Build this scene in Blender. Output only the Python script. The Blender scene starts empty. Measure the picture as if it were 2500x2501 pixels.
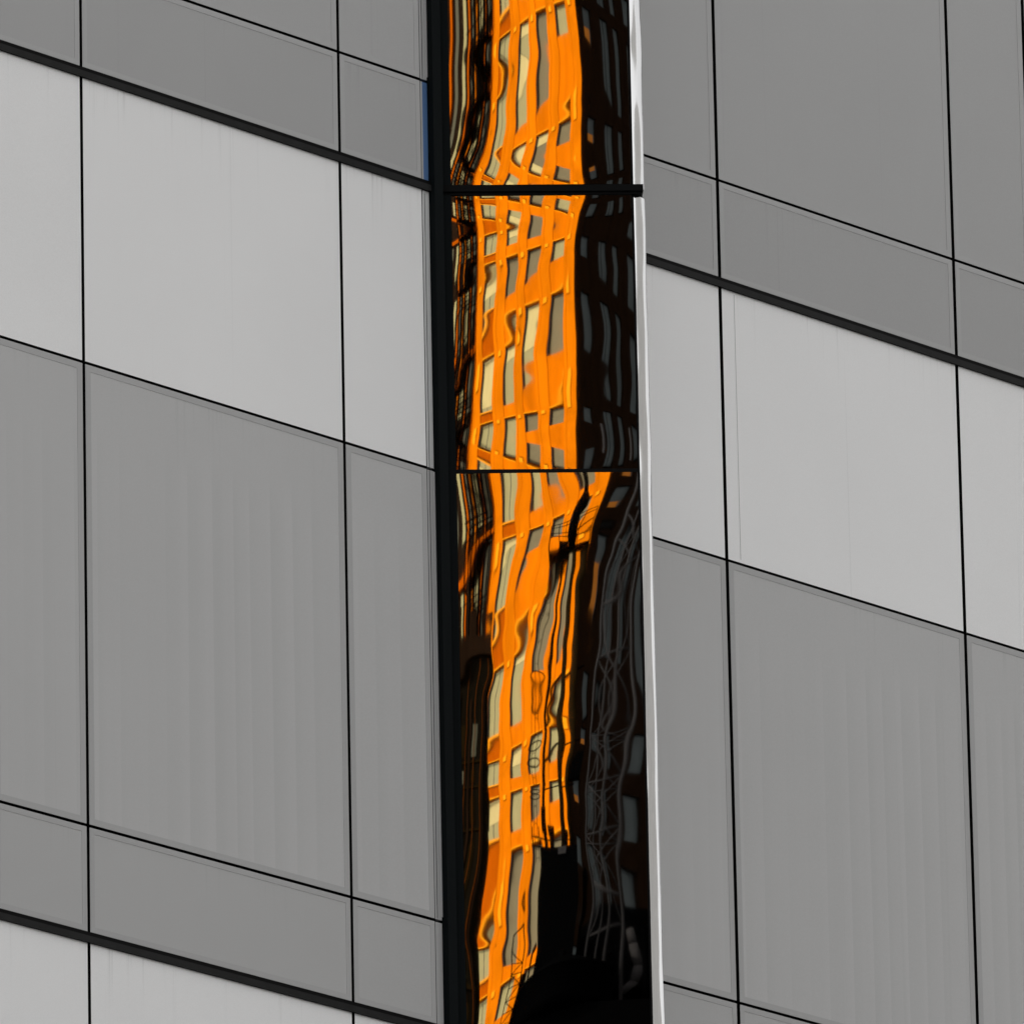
import bpy, bmesh, math, random
import numpy as np
from mathutils import Matrix, Vector

random.seed(7)
R = math.radians
scene = bpy.context.scene
C = scene.collection

# ------------------------------------------------------------------ camera
cam_d = bpy.data.cameras.new("camera")
cam = bpy.data.objects.new("camera", cam_d)
C.objects.link(cam)
scene.camera = cam
cam_d.sensor_fit = 'VERTICAL'
cam_d.sensor_height = 36.0
cam_d.lens = 36.0 * 31047.6 / 2501.0
cam_d.clip_start = 1.0
cam_d.clip_end = 8000.0
EYE = 1.7
pitch, roll = 0.31500627, -0.02010514
fw = Vector((0, math.cos(pitch), math.sin(pitch)))
up0 = Vector((0, -math.sin(pitch), math.cos(pitch)))
rt0 = Vector((1, 0, 0))
rt = rt0 * math.cos(roll) + up0 * math.sin(roll)
up = up0 * math.cos(roll) - rt0 * math.sin(roll)
cm = Matrix.Identity(4)
for i in range(3):
    cm[i][0], cm[i][1], cm[i][2] = rt[i], up[i], -fw[i]
cm[2][3] = EYE
cam.matrix_world = cm

# ------------------------------------------------------------------ sky and sun
SUN_EL, SUN_AZ = R(30), math.atan2(-0.85, 0.50)      # azimuth from +Y towards +X
world = bpy.data.worlds.new("World")
scene.world = world
world.use_nodes = True
nt = world.node_tree
nt.nodes.clear()
o = nt.nodes.new('ShaderNodeOutputWorld')
bg = nt.nodes.new('ShaderNodeBackground')
sky = nt.nodes.new('ShaderNodeTexSky')
sky.sky_type = 'NISHITA'
sky.sun_disc = False
sky.sun_elevation = SUN_EL
sky.sun_rotation = SUN_AZ
sky.dust_density = 2.5
hs = nt.nodes.new('ShaderNodeHueSaturation')          # the overcast-grey look of the photo's sky
hs.inputs['Saturation'].default_value = 0.0
bg.inputs['Strength'].default_value = SKY_STRENGTH = 0.15
nt.links.new(sky.outputs[0], hs.inputs['Color'])
nt.links.new(hs.outputs[0], bg.inputs['Color'])
nt.links.new(bg.outputs[0], o.inputs[0])

sun_d = bpy.data.lights.new("sun", 'SUN')
sun_d.energy = 2.0
sun_d.angle = R(0.5)
sun_d.color = (1.0, 0.93, 0.82)
sun = bpy.data.objects.new("sun", sun_d)
C.objects.link(sun)
sdir = Vector((math.sin(SUN_AZ) * math.cos(SUN_EL), math.cos(SUN_AZ) * math.cos(SUN_EL), math.sin(SUN_EL)))
sun.rotation_euler = sdir.to_track_quat('Z', 'Y').to_euler()
sun.location = sdir * 300

vs = scene.view_settings
scene.display_settings.display_device = 'sRGB'
vs.view_transform = 'Standard'
vs.look = 'None'
vs.exposure = 1.27
vs.gamma = 1.0
vs.use_curve_mapping = False
scene.cycles.caustics_reflective = False
scene.cycles.caustics_refractive = False

# ------------------------------------------------------------------ helpers
def link(ob, parent=None, m=None):
    C.objects.link(ob)
    if parent is not None:
        ob.parent = parent
    if m is not None:
        ob.matrix_local = m
    return ob

def empty(name, loc=(0, 0, 0), rotz=0.0):
    ob = bpy.data.objects.new(name, None)
    C.objects.link(ob)
    ob.location = loc
    ob.rotation_euler = (0, 0, rotz)
    ob.empty_display_size = 0.5
    return ob

def tag(ob, label=None, cat=None, group=None, kind=None):
    if label: ob["label"] = label
    if cat: ob["category"] = cat
    if group: ob["group"] = group
    if kind: ob["kind"] = kind
    return ob

class MB:
    """collects boxes and bars in one mesh"""
    def __init__(s): s.v, s.f, s.m, s.s = [], [], [], []
    def box(s, x0, x1, y0, y1, z0, z1, mi=0, side=None):
        if x0 > x1: x0, x1 = x1, x0
        if y0 > y1: y0, y1 = y1, y0
        if z0 > z1: z0, z1 = z1, z0
        b = len(s.v)
        s.v += [(x0,y0,z0),(x1,y0,z0),(x1,y1,z0),(x0,y1,z0),(x0,y0,z1),(x1,y0,z1),(x1,y1,z1),(x0,y1,z1)]
        s.f += [tuple(b+i for i in q) for q in ((0,1,5,4),(1,2,6,5),(2,3,7,6),(3,0,4,7),(4,5,6,7),(3,2,1,0))]
        s.m += [mi] + [mi if side is None else side] * 5
        s.s += [False] * 6
        return s
    def bar(s, a, b, r, n=8, mi=0):
        a, b = Vector(a), Vector(b)
        d = (b - a).normalized()
        u = d.orthogonal().normalized(); w = d.cross(u)
        k = len(s.v)
        for P in (a, b):
            for i in range(n):
                t = 2 * math.pi * i / n
                s.v.append(tuple(P + (u * math.cos(t) + w * math.sin(t)) * r))
        for i in range(n):
            j = (i + 1) % n
            s.f.append((k+i, k+j, k+n+j, k+n+i)); s.m.append(mi); s.s.append(n > 4)
        s.f.append(tuple(k + i for i in reversed(range(n)))); s.f.append(tuple(k + n + i for i in range(n)))
        s.m += [mi, mi]; s.s += [False, False]
        return s
    def lathe(s, c, prof, n=40, mi=0):
        k = len(s.v)
        for r, z in prof:
            for i in range(n):
                t = 2 * math.pi * i / n
                s.v.append((c[0] + r * math.cos(t), c[1] + r * math.sin(t), c[2] + z))
        for p in range(len(prof) - 1):
            for i in range(n):
                j = (i + 1) % n
                s.f.append((k+p*n+i, k+p*n+j, k+(p+1)*n+j, k+(p+1)*n+i)); s.m.append(mi); s.s.append(True)
        return s
    def ring(s, c, R_, r, n=28, q=6, mi=0):
        for i in range(n):
            t0, t1 = 2*math.pi*i/n, 2*math.pi*(i+1)/n
            s.bar((c[0]+R_*math.cos(t0), c[1]+R_*math.sin(t0), c[2]), (c[0]+R_*math.cos(t1), c[1]+R_*math.sin(t1), c[2]), r, q, mi)
        return s
    def build(s, name, mats, parent=None, m=None):
        me = bpy.data.meshes.new(name)
        me.from_pydata(s.v, [], s.f)
        for mt in (mats if isinstance(mats, (list, tuple)) else [mats]):
            me.materials.append(mt)
        me.polygons.foreach_set('material_index', s.m)
        me.polygons.foreach_set('use_smooth', s.s)
        me.update()
        ob = bpy.data.objects.new(name, me)
        return link(ob, parent, m)

# ------------------------------------------------------------------ materials
def new_mat(name):
    mt = bpy.data.materials.new(name)
    mt.use_nodes = True
    return mt, mt.node_tree, mt.node_tree.nodes['Principled BSDF']

def plain(name, col, rough=0.6, spec=0.3, metal=0.0, var=0.08, scale=1.2):
    mt, t, b = new_mat(name)
    tc = t.nodes.new('ShaderNodeTexCoord')
    nz = t.nodes.new('ShaderNodeTexNoise'); nz.inputs['Scale'].default_value = scale; nz.inputs['Detail'].default_value = 5
    mr = t.nodes.new('ShaderNodeMapRange')
    mr.inputs['From Min'].default_value = 0.3; mr.inputs['From Max'].default_value = 0.7
    mr.inputs['To Min'].default_value = 1 - var; mr.inputs['To Max'].default_value = 1 + var
    mx = t.nodes.new('ShaderNodeVectorMath'); mx.operation = 'SCALE'
    mx.inputs[0].default_value = col
    t.links.new(tc.outputs['Object'], nz.inputs['Vector'])
    t.links.new(nz.outputs['Fac'], mr.inputs['Value'])
    t.links.new(mr.outputs[0], mx.inputs['Scale'])
    t.links.new(mx.outputs[0], b.inputs['Base Color'])
    b.inputs['Roughness'].default_value = rough
    b.inputs['Specular IOR Level'].default_value = spec
    b.inputs['Metallic'].default_value = metal
    return mt

def panel_mat(name, base, rough, spec, streak=0.0, dirt_and_tone=0.0, blotch=0.03, scratch=0.0):
    """facade panel: object origin is its top left corner, so z runs from 0 down"""
    mt, t, b = new_mat(name)
    N, L = t.nodes, t.links
    tc = N.new('ShaderNodeTexCoord'); oi = N.new('ShaderNodeObjectInfo')
    off = N.new('ShaderNodeVectorMath'); off.operation = 'MULTIPLY_ADD'
    cx = N.new('ShaderNodeCombineXYZ')
    ml = N.new('ShaderNodeMath'); ml.operation = 'MULTIPLY'; ml.inputs[1].default_value = 37.0
    L.new(oi.outputs['Random'], ml.inputs[0])
    L.new(ml.outputs[0], cx.inputs['X']); L.new(ml.outputs[0], cx.inputs['Y'])
    ad = N.new('ShaderNodeVectorMath'); ad.operation = 'ADD'
    L.new(tc.outputs['Object'], ad.inputs[0]); L.new(cx.outputs[0], ad.inputs[1])
    sp = N.new('ShaderNodeSeparateXYZ'); L.new(tc.outputs['Object'], sp.inputs[0])
    def noise(sx, sz, detail=3.0, rough_=0.5):
        mp = N.new('ShaderNodeMapping'); mp.inputs['Scale'].default_value = (sx, sx, sz)
        n = N.new('ShaderNodeTexNoise'); n.inputs['Scale'].default_value = 1.0; n.inputs['Detail'].default_value = detail
        n.inputs['Roughness'].default_value = rough_
        L.new(ad.outputs[0], mp.inputs[0]); L.new(mp.outputs[0], n.inputs['Vector'])
        return n.outputs['Fac']
    def mathn(op, a, bb=None, clamp=False):
        n = N.new('ShaderNodeMath'); n.operation = op; n.use_clamp = clamp
        for i, q in enumerate((a, bb)):
            if q is None: continue
            if isinstance(q, (int, float)): n.inputs[i].default_value = q
            else: L.new(q, n.inputs[i])
        return n.outputs[0]
    val = mathn('ADD', 1.0, mathn('MULTIPLY', mathn('SUBTRACT', noise(1.3, 1.3), 0.5), blotch * 2.5))
    fine = mathn('MULTIPLY', mathn('SUBTRACT', noise(240, 240, 2), 0.5), 0.15)
    val = mathn('ADD', val, fine)
    if streak:
        # folds of the pleated curtain hanging behind the pane
        ph_ = mathn('ADD', mathn('MULTIPLY', sp.outputs['X'], 8.3), mathn('MULTIPLY', noise(2.5, 0.02, 1.0), 2.6))
        wv = mathn('FRACT', ph_)
        st = N.new('ShaderNodeMapRange'); st.interpolation_type = 'LINEAR'
        st.inputs['From Min'].default_value = 0.15; st.inputs['From Max'].default_value = 0.97
        st.inputs['To Min'].default_value = -1; st.inputs['To Max'].default_value = 1
        L.new(wv, st.inputs['Value'])
        w2 = mathn('MULTIPLY', mathn('SUBTRACT', noise(15.0, 0.05, 1.0), 0.5), 2.2)
        top = N.new('ShaderNodeMapRange'); top.interpolation_type = 'SMOOTHSTEP'
        top.inputs['From Min'].default_value = -0.20; top.inputs['From Max'].default_value = -0.42
        L.new(sp.outputs['Z'], top.inputs['Value'])
        am = N.new('ShaderNodeMapRange'); am.inputs['From Min'].default_value = 0.35; am.inputs['From Max'].default_value = 0.62
        L.new(noise(1.6, 0.25, 1.0), am.inputs['Value'])
        s_ = mathn('MULTIPLY', mathn('MULTIPLY', mathn('ADD', st.outputs[0], w2), am.outputs[0]), streak)
        val = mathn('ADD', val, mathn('MULTIPLY', s_, top.outputs[0]))
    if dirt_and_tone:
        dn = N.new('ShaderNodeMapRange'); dn.inputs['From Min'].default_value = 0.56; dn.inputs['From Max'].default_value = 0.78
        L.new(noise(42.0, 1.1, 4.0, 0.6), dn.inputs['Value'])
        fall = mathn('POWER', 2.718, mathn('MULTIPLY', sp.outputs['Z'], 9.0))
        patch = N.new('ShaderNodeMapRange'); patch.inputs['From Min'].default_value = 0.42; patch.inputs['From Max'].default_value = 0.62
        L.new(noise(2.6, 0.3, 2.0), patch.inputs['Value'])
        d_ = mathn('MULTIPLY', mathn('MULTIPLY', dn.outputs[0], fall), mathn('MULTIPLY', patch.outputs[0], dirt_and_tone))
        dark_tone = mathn('MULTIPLY', mathn('POWER', 2.718, mathn('MULTIPLY', sp.outputs['Z'], 70.0)), dirt_and_tone * 0.55)  # narrow band, darker towards the top edge of the panel
        val = mathn('SUBTRACT', val, mathn('ADD', d_, dark_tone))
        # long thin runs
        rn = N.new('ShaderNodeMapRange'); rn.inputs['From Min'].default_value = 0.70; rn.inputs['From Max'].default_value = 0.76
        L.new(noise(30.0, 0.12, 2.0), rn.inputs['Value'])
        val = mathn('SUBTRACT', val, mathn('MULTIPLY', rn.outputs[0], dirt_and_tone * 0.22))
    sc = N.new('ShaderNodeVectorMath'); sc.operation = 'SCALE'; sc.inputs[0].default_value = (base, base, base)
    L.new(val, sc.inputs['Scale']); L.new(sc.outputs[0], b.inputs['Base Color'])
    b.inputs['Roughness'].default_value = rough
    b.inputs['Specular IOR Level'].default_value = spec
    return mt

M = {}
M['pane'] = panel_mat('grey curtain glass', 0.475, 0.22, 0.45, streak=0.030, dirt_and_tone=0.20)
M['pane_plain'] = panel_mat('uncurtained grey glass', 0.385, 0.20, 0.45, dirt_and_tone=0.20)
M['transom_dark'] = panel_mat('darker opaque glass', 0.365, 0.22, 0.45, dirt_and_tone=0.20)
M['transom'] = panel_mat('grey opaque glass', 0.43, 0.22, 0.45, dirt_and_tone=0.18)
M['spandrel'] = panel_mat('pale metal spandrel', 0.86, 0.38, 0.35, dirt_and_tone=0.36)
M['seal'] = panel_mat('edge seal', 0.39, 0.25, 0.45)
M['seal_blue'] = plain('blue edge glass', (0.08, 0.155, 0.31), 0.2, 0.5)
M['seal_pale'] = plain('pale edge glass', (0.55, 0.56, 0.56), 0.2, 0.5)
M['gasket'] = plain('black gasket', (0.003, 0.003, 0.003), 0.7, 0.08)
M['channel'] = plain('charcoal aluminium', (0.0045, 0.0062, 0.0068), 0.6, 0.05)
M['ledge'] = plain('dark grey aluminium ledge', (0.017, 0.017, 0.017), 0.6, 0.10, var=0.15, scale=14)
M['bead'] = plain('bright metal bead', (0.8, 0.8, 0.8), 0.3, 0.5, 1.0)
M['concrete'] = plain('grey concrete', (0.25, 0.25, 0.25), 0.8, 0.2)

def mirror_mat():
    mt, t, b = new_mat('mirror glass')
    b.inputs['Base Color'].default_value = (0.54, 0.54, 0.54, 1)
    b.inputs['Metallic'].default_value = 1.0
    b.inputs['Roughness'].default_value = 0.0065
    return mt
M['mirror'] = mirror_mat()

def chrome_mat():
    mt, t, b = new_mat('polished steel')
    N, L = t.nodes, t.links
    b.inputs['Base Color'].default_value = (0.52, 0.52, 0.52, 1)
    b.inputs['Metallic'].default_value = 1.0
    tc = N.new('ShaderNodeTexCoord'); mp = N.new('ShaderNodeMapping'); mp.inputs['Scale'].default_value = (60, 60, 6)
    n = N.new('ShaderNodeTexNoise'); n.inputs['Scale'].default_value = 1; n.inputs['Detail'].default_value = 3
    L.new(tc.outputs['Object'], mp.inputs[0]); L.new(mp.outputs[0], n.inputs['Vector'])
    mr = N.new('ShaderNodeMapRange'); mr.inputs['To Min'].default_value = 0.02; mr.inputs['To Max'].default_value = 0.10
    L.new(n.outputs['Fac'], mr.inputs['Value']); L.new(mr.outputs[0], b.inputs['Roughness'])
    return mt
M['chrome'] = chrome_mat()

# ------------------------------------------------------------------ ground
g = MB(); g.box(-2500, 2500, -2500, 2500, -0.5, 0.0)
ground = g.build('ground', plain('asphalt', (0.055, 0.055, 0.055), 0.85, 0.2, var=0.2, scale=0.4))
tag(ground, kind='structure')

# ------------------------------------------------------------------ the office building
PSI = 0.81487180
office = empty('office_building', (0.0, 50.0, 0.0), PSI)        # local x along the facade, y into it
tag(office, 'pale grey panelled office block with a projecting mirrored fin between two facades', 'building')

SILL = 19.332            # top of one ledge; storeys repeat every FH
FH = 3.634
G = 0.0165               # vertical joint
GH = 0.0125              # horizontal joint
HX, HT = 1.26, 3.196     # spandrel height, window foot
left = [-0.459]
x = -0.9897; left.append(x)
for w in (1.49, 0.52, 1.49, 0.52, 1.49, 0.52): x -= w; left.append(x)
right = [0.80, 1.3108, 2.8161, 3.3276, 4.833, 5.345, 6.85]
cols = [(left[i+1], left[i]) for i in range(len(left)-1)] + [(right[i], right[i+1]) for i in range(len(right)-1)]

core = MB()
X0, X1 = left[-1] - 0.2, right[-1] + 0.2
core.box(X0, X1, 0.032, 9.0, 0.0, 34.0)
core.build('backing_wall', M['gasket'], office)
rest = MB()
rest.box(X0 - 14, X0 - 0.02, 0.0, 9.0, 0.0, 34.0); rest.box(X1 + 0.02, X1 + 14, 0.0, 9.0, 0.0, 34.0)
rest.box(X0 - 14, X1 + 14, -0.03, 9.1, 34.01, 34.5)
rest.build('plain_wall', M['concrete'], office)

def panel(name, x0, x1, z0, z1, mat, th=0.030, y=0.0):
    mb = MB(); mb.box(0, x1-x0, y, y+th, z0-z1, 0, 0, 1)
    return mb.build(name, [mat, M['gasket']], office, Matrix.Translation((x0, 0, z1)))

def seal(par, w, h, b=0.027):
    """slightly darker sealing strip round the edge of a pane"""
    mb = MB(); y0, y1 = -0.0012, 0.0006
    mb.box(0.0, w, y0, y1, -b, 0.0); mb.box(0.0, w, y0, y1, -h, -h+b)
    mb.box(0.0, b*1.1, y0, y1, -h+b, -b); mb.box(w-b*1.1, w, y0, y1, -h+b, -b)
    return mb.build('edge_seal', M['seal'], par)

for k in range(-2, 3):
    zl = SILL + k * FH
    for (xa, xb) in cols:
        g_ = G/2 if xa < 0 else G/2 + .002
        xa_, xb_ = xa + g_, xb - g_
        if xb == left[0]: xb_ = xb - 0.047
        if xb_ - xa_ < 0.05: continue
        panel('spandrel_panel', xa_, xb_, zl - HX + GH/2, zl - 0.0445, M['spandrel'])
        p = panel('window_pane', xa_, xb_, zl - HT + GH/2, zl - HX - GH/2, M['pane'] if k < 1 else M['pane_plain'])
        seal(p, xb_ - xa_, HT - HX - GH)
        p = panel('transom_pane', xa_, xb_, zl - FH + 0.0005, zl - HT - GH/2, M['transom_dark'] if k > 0 else M['transom'])
        seal(p, xb_ - xa_, FH - HT - GH/2 - 0.0005, 0.024)
    # the ledge: a shadow gap and a projecting dark bar, run in two lengths either side of the fin
    for (xa, xb) in ((X0, left[0]), (right[0] - 1.0, X1)):
        mb = MB()
        mb.box(xa, xb, -0.012, 0.031, zl - 0.0465, zl - 0.0195)
        mb.box(xa, xb, -0.006, 0.0305, zl - 0.0170, zl - 0.0015, 1)
        mb.build('ledge', [M['ledge'], M['gasket']], office)
    # narrow glass return at the end of the left facade, beside the black channel
    xe0, xe1 = left[0] - 0.045, left[0] - 0.003
    mb = MB(); mb.box(xe0, xe1, 0.001, 0.03, zl - HX + GH/2, zl - 0.0475); mb.build('edge_glass', M['seal_pale'], office)
    mb = MB(); mb.box(xe0, xe1, 0.001, 0.03, zl - HT + GH/2, zl - HX - GH/2); mb.build('edge_glass', M['seal'], office)
    mb = MB()
    mb.box(xe0, xe0 + 0.012, 0.001, 0.03, zl - FH + 0.0005, zl - HT - GH/2, 1)
    mb.box(xe0 + 0.0125, xe1, 0.001, 0.03, zl - FH + 0.0005, zl - HT - GH/2, 0)
    mb.build('edge_glass', [M['seal_blue'] if k == 1 else M['seal'], M['seal']], office)
    mb = MB(); mb.box(xe0 - 0.0028, xe0 - 0.0004, -0.002, 0.03, zl - FH + 0.0005, zl - 0.05); mb.box(xe0 + .014, xe0 + .0155, -0.0008, 0.0009, zl - HT + .01, zl - .06); mb.build('edge_gasket', M['gasket'], office)
    mb = MB(); mb.box(left[0] - 0.0035, left[0] - 0.0005, -0.004, 0.001, zl - HT + 0.02, zl - HX - 0.01)
    mb.build('glazing_bead', M['bead'], office)

mb = MB(); mb.box(1.3965, 1.3992, -0.0006, 0.0005, SILL - HX + .02, SILL - .06); mb.build('seam', M['seal'], office)
# black channel where the fin meets the facade
ch = MB()
ch.box(-0.4585, -0.408, -0.030, 0.03, 4.0, 30.0)
ch.build('channel_frame', M['channel'], office)

# ------------------------------------------------------------------ the mirrored fin (a part of the building)
FIN_A = Vector((-0.22883682, 49.75726008, 0.0))
YAW = R(2.4)
fin_world = Matrix.Translation(FIN_A) @ Matrix.Rotation(YAW, 4, 'Z')
off_world = Matrix.Translation((0, 50, 0)) @ Matrix.Rotation(PSI, 4, 'Z')
fin_m = off_world.inverted() @ fin_world                # local x across the glass, y away from the camera
fm = MB()
b0 = len(fm.v)
plan = [(-0.030, 0.012), (0.758, 0.012), (0.800, 0.070), (0.30, 0.60), (-0.05, 0.35)]
for z in (4.0, 30.0):
    for q in plan: fm.v.append((q[0], q[1], z))
n = len(plan)
for i in range(n):
    j = (i+1) % n; fm.f.append((i, j, n+j, n+i))
fm.f += [tuple(reversed(range(n))), tuple(range(n, 2*n))]
fm.m += [0]*(n+2); fm.s += [False]*(n+2)
fm.box(-0.030, 0.002, -0.012, 0.011, 4.0, 30.0, 1)       # left frame of the glass
fm.box(0.750, 0.7595, -0.002, 0.0115, 4.0, 30.0, 0)      # gasket at its right edge
fin = fm.build('projecting_fin', [M['gasket'], M['channel']], office, fin_m)

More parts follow.
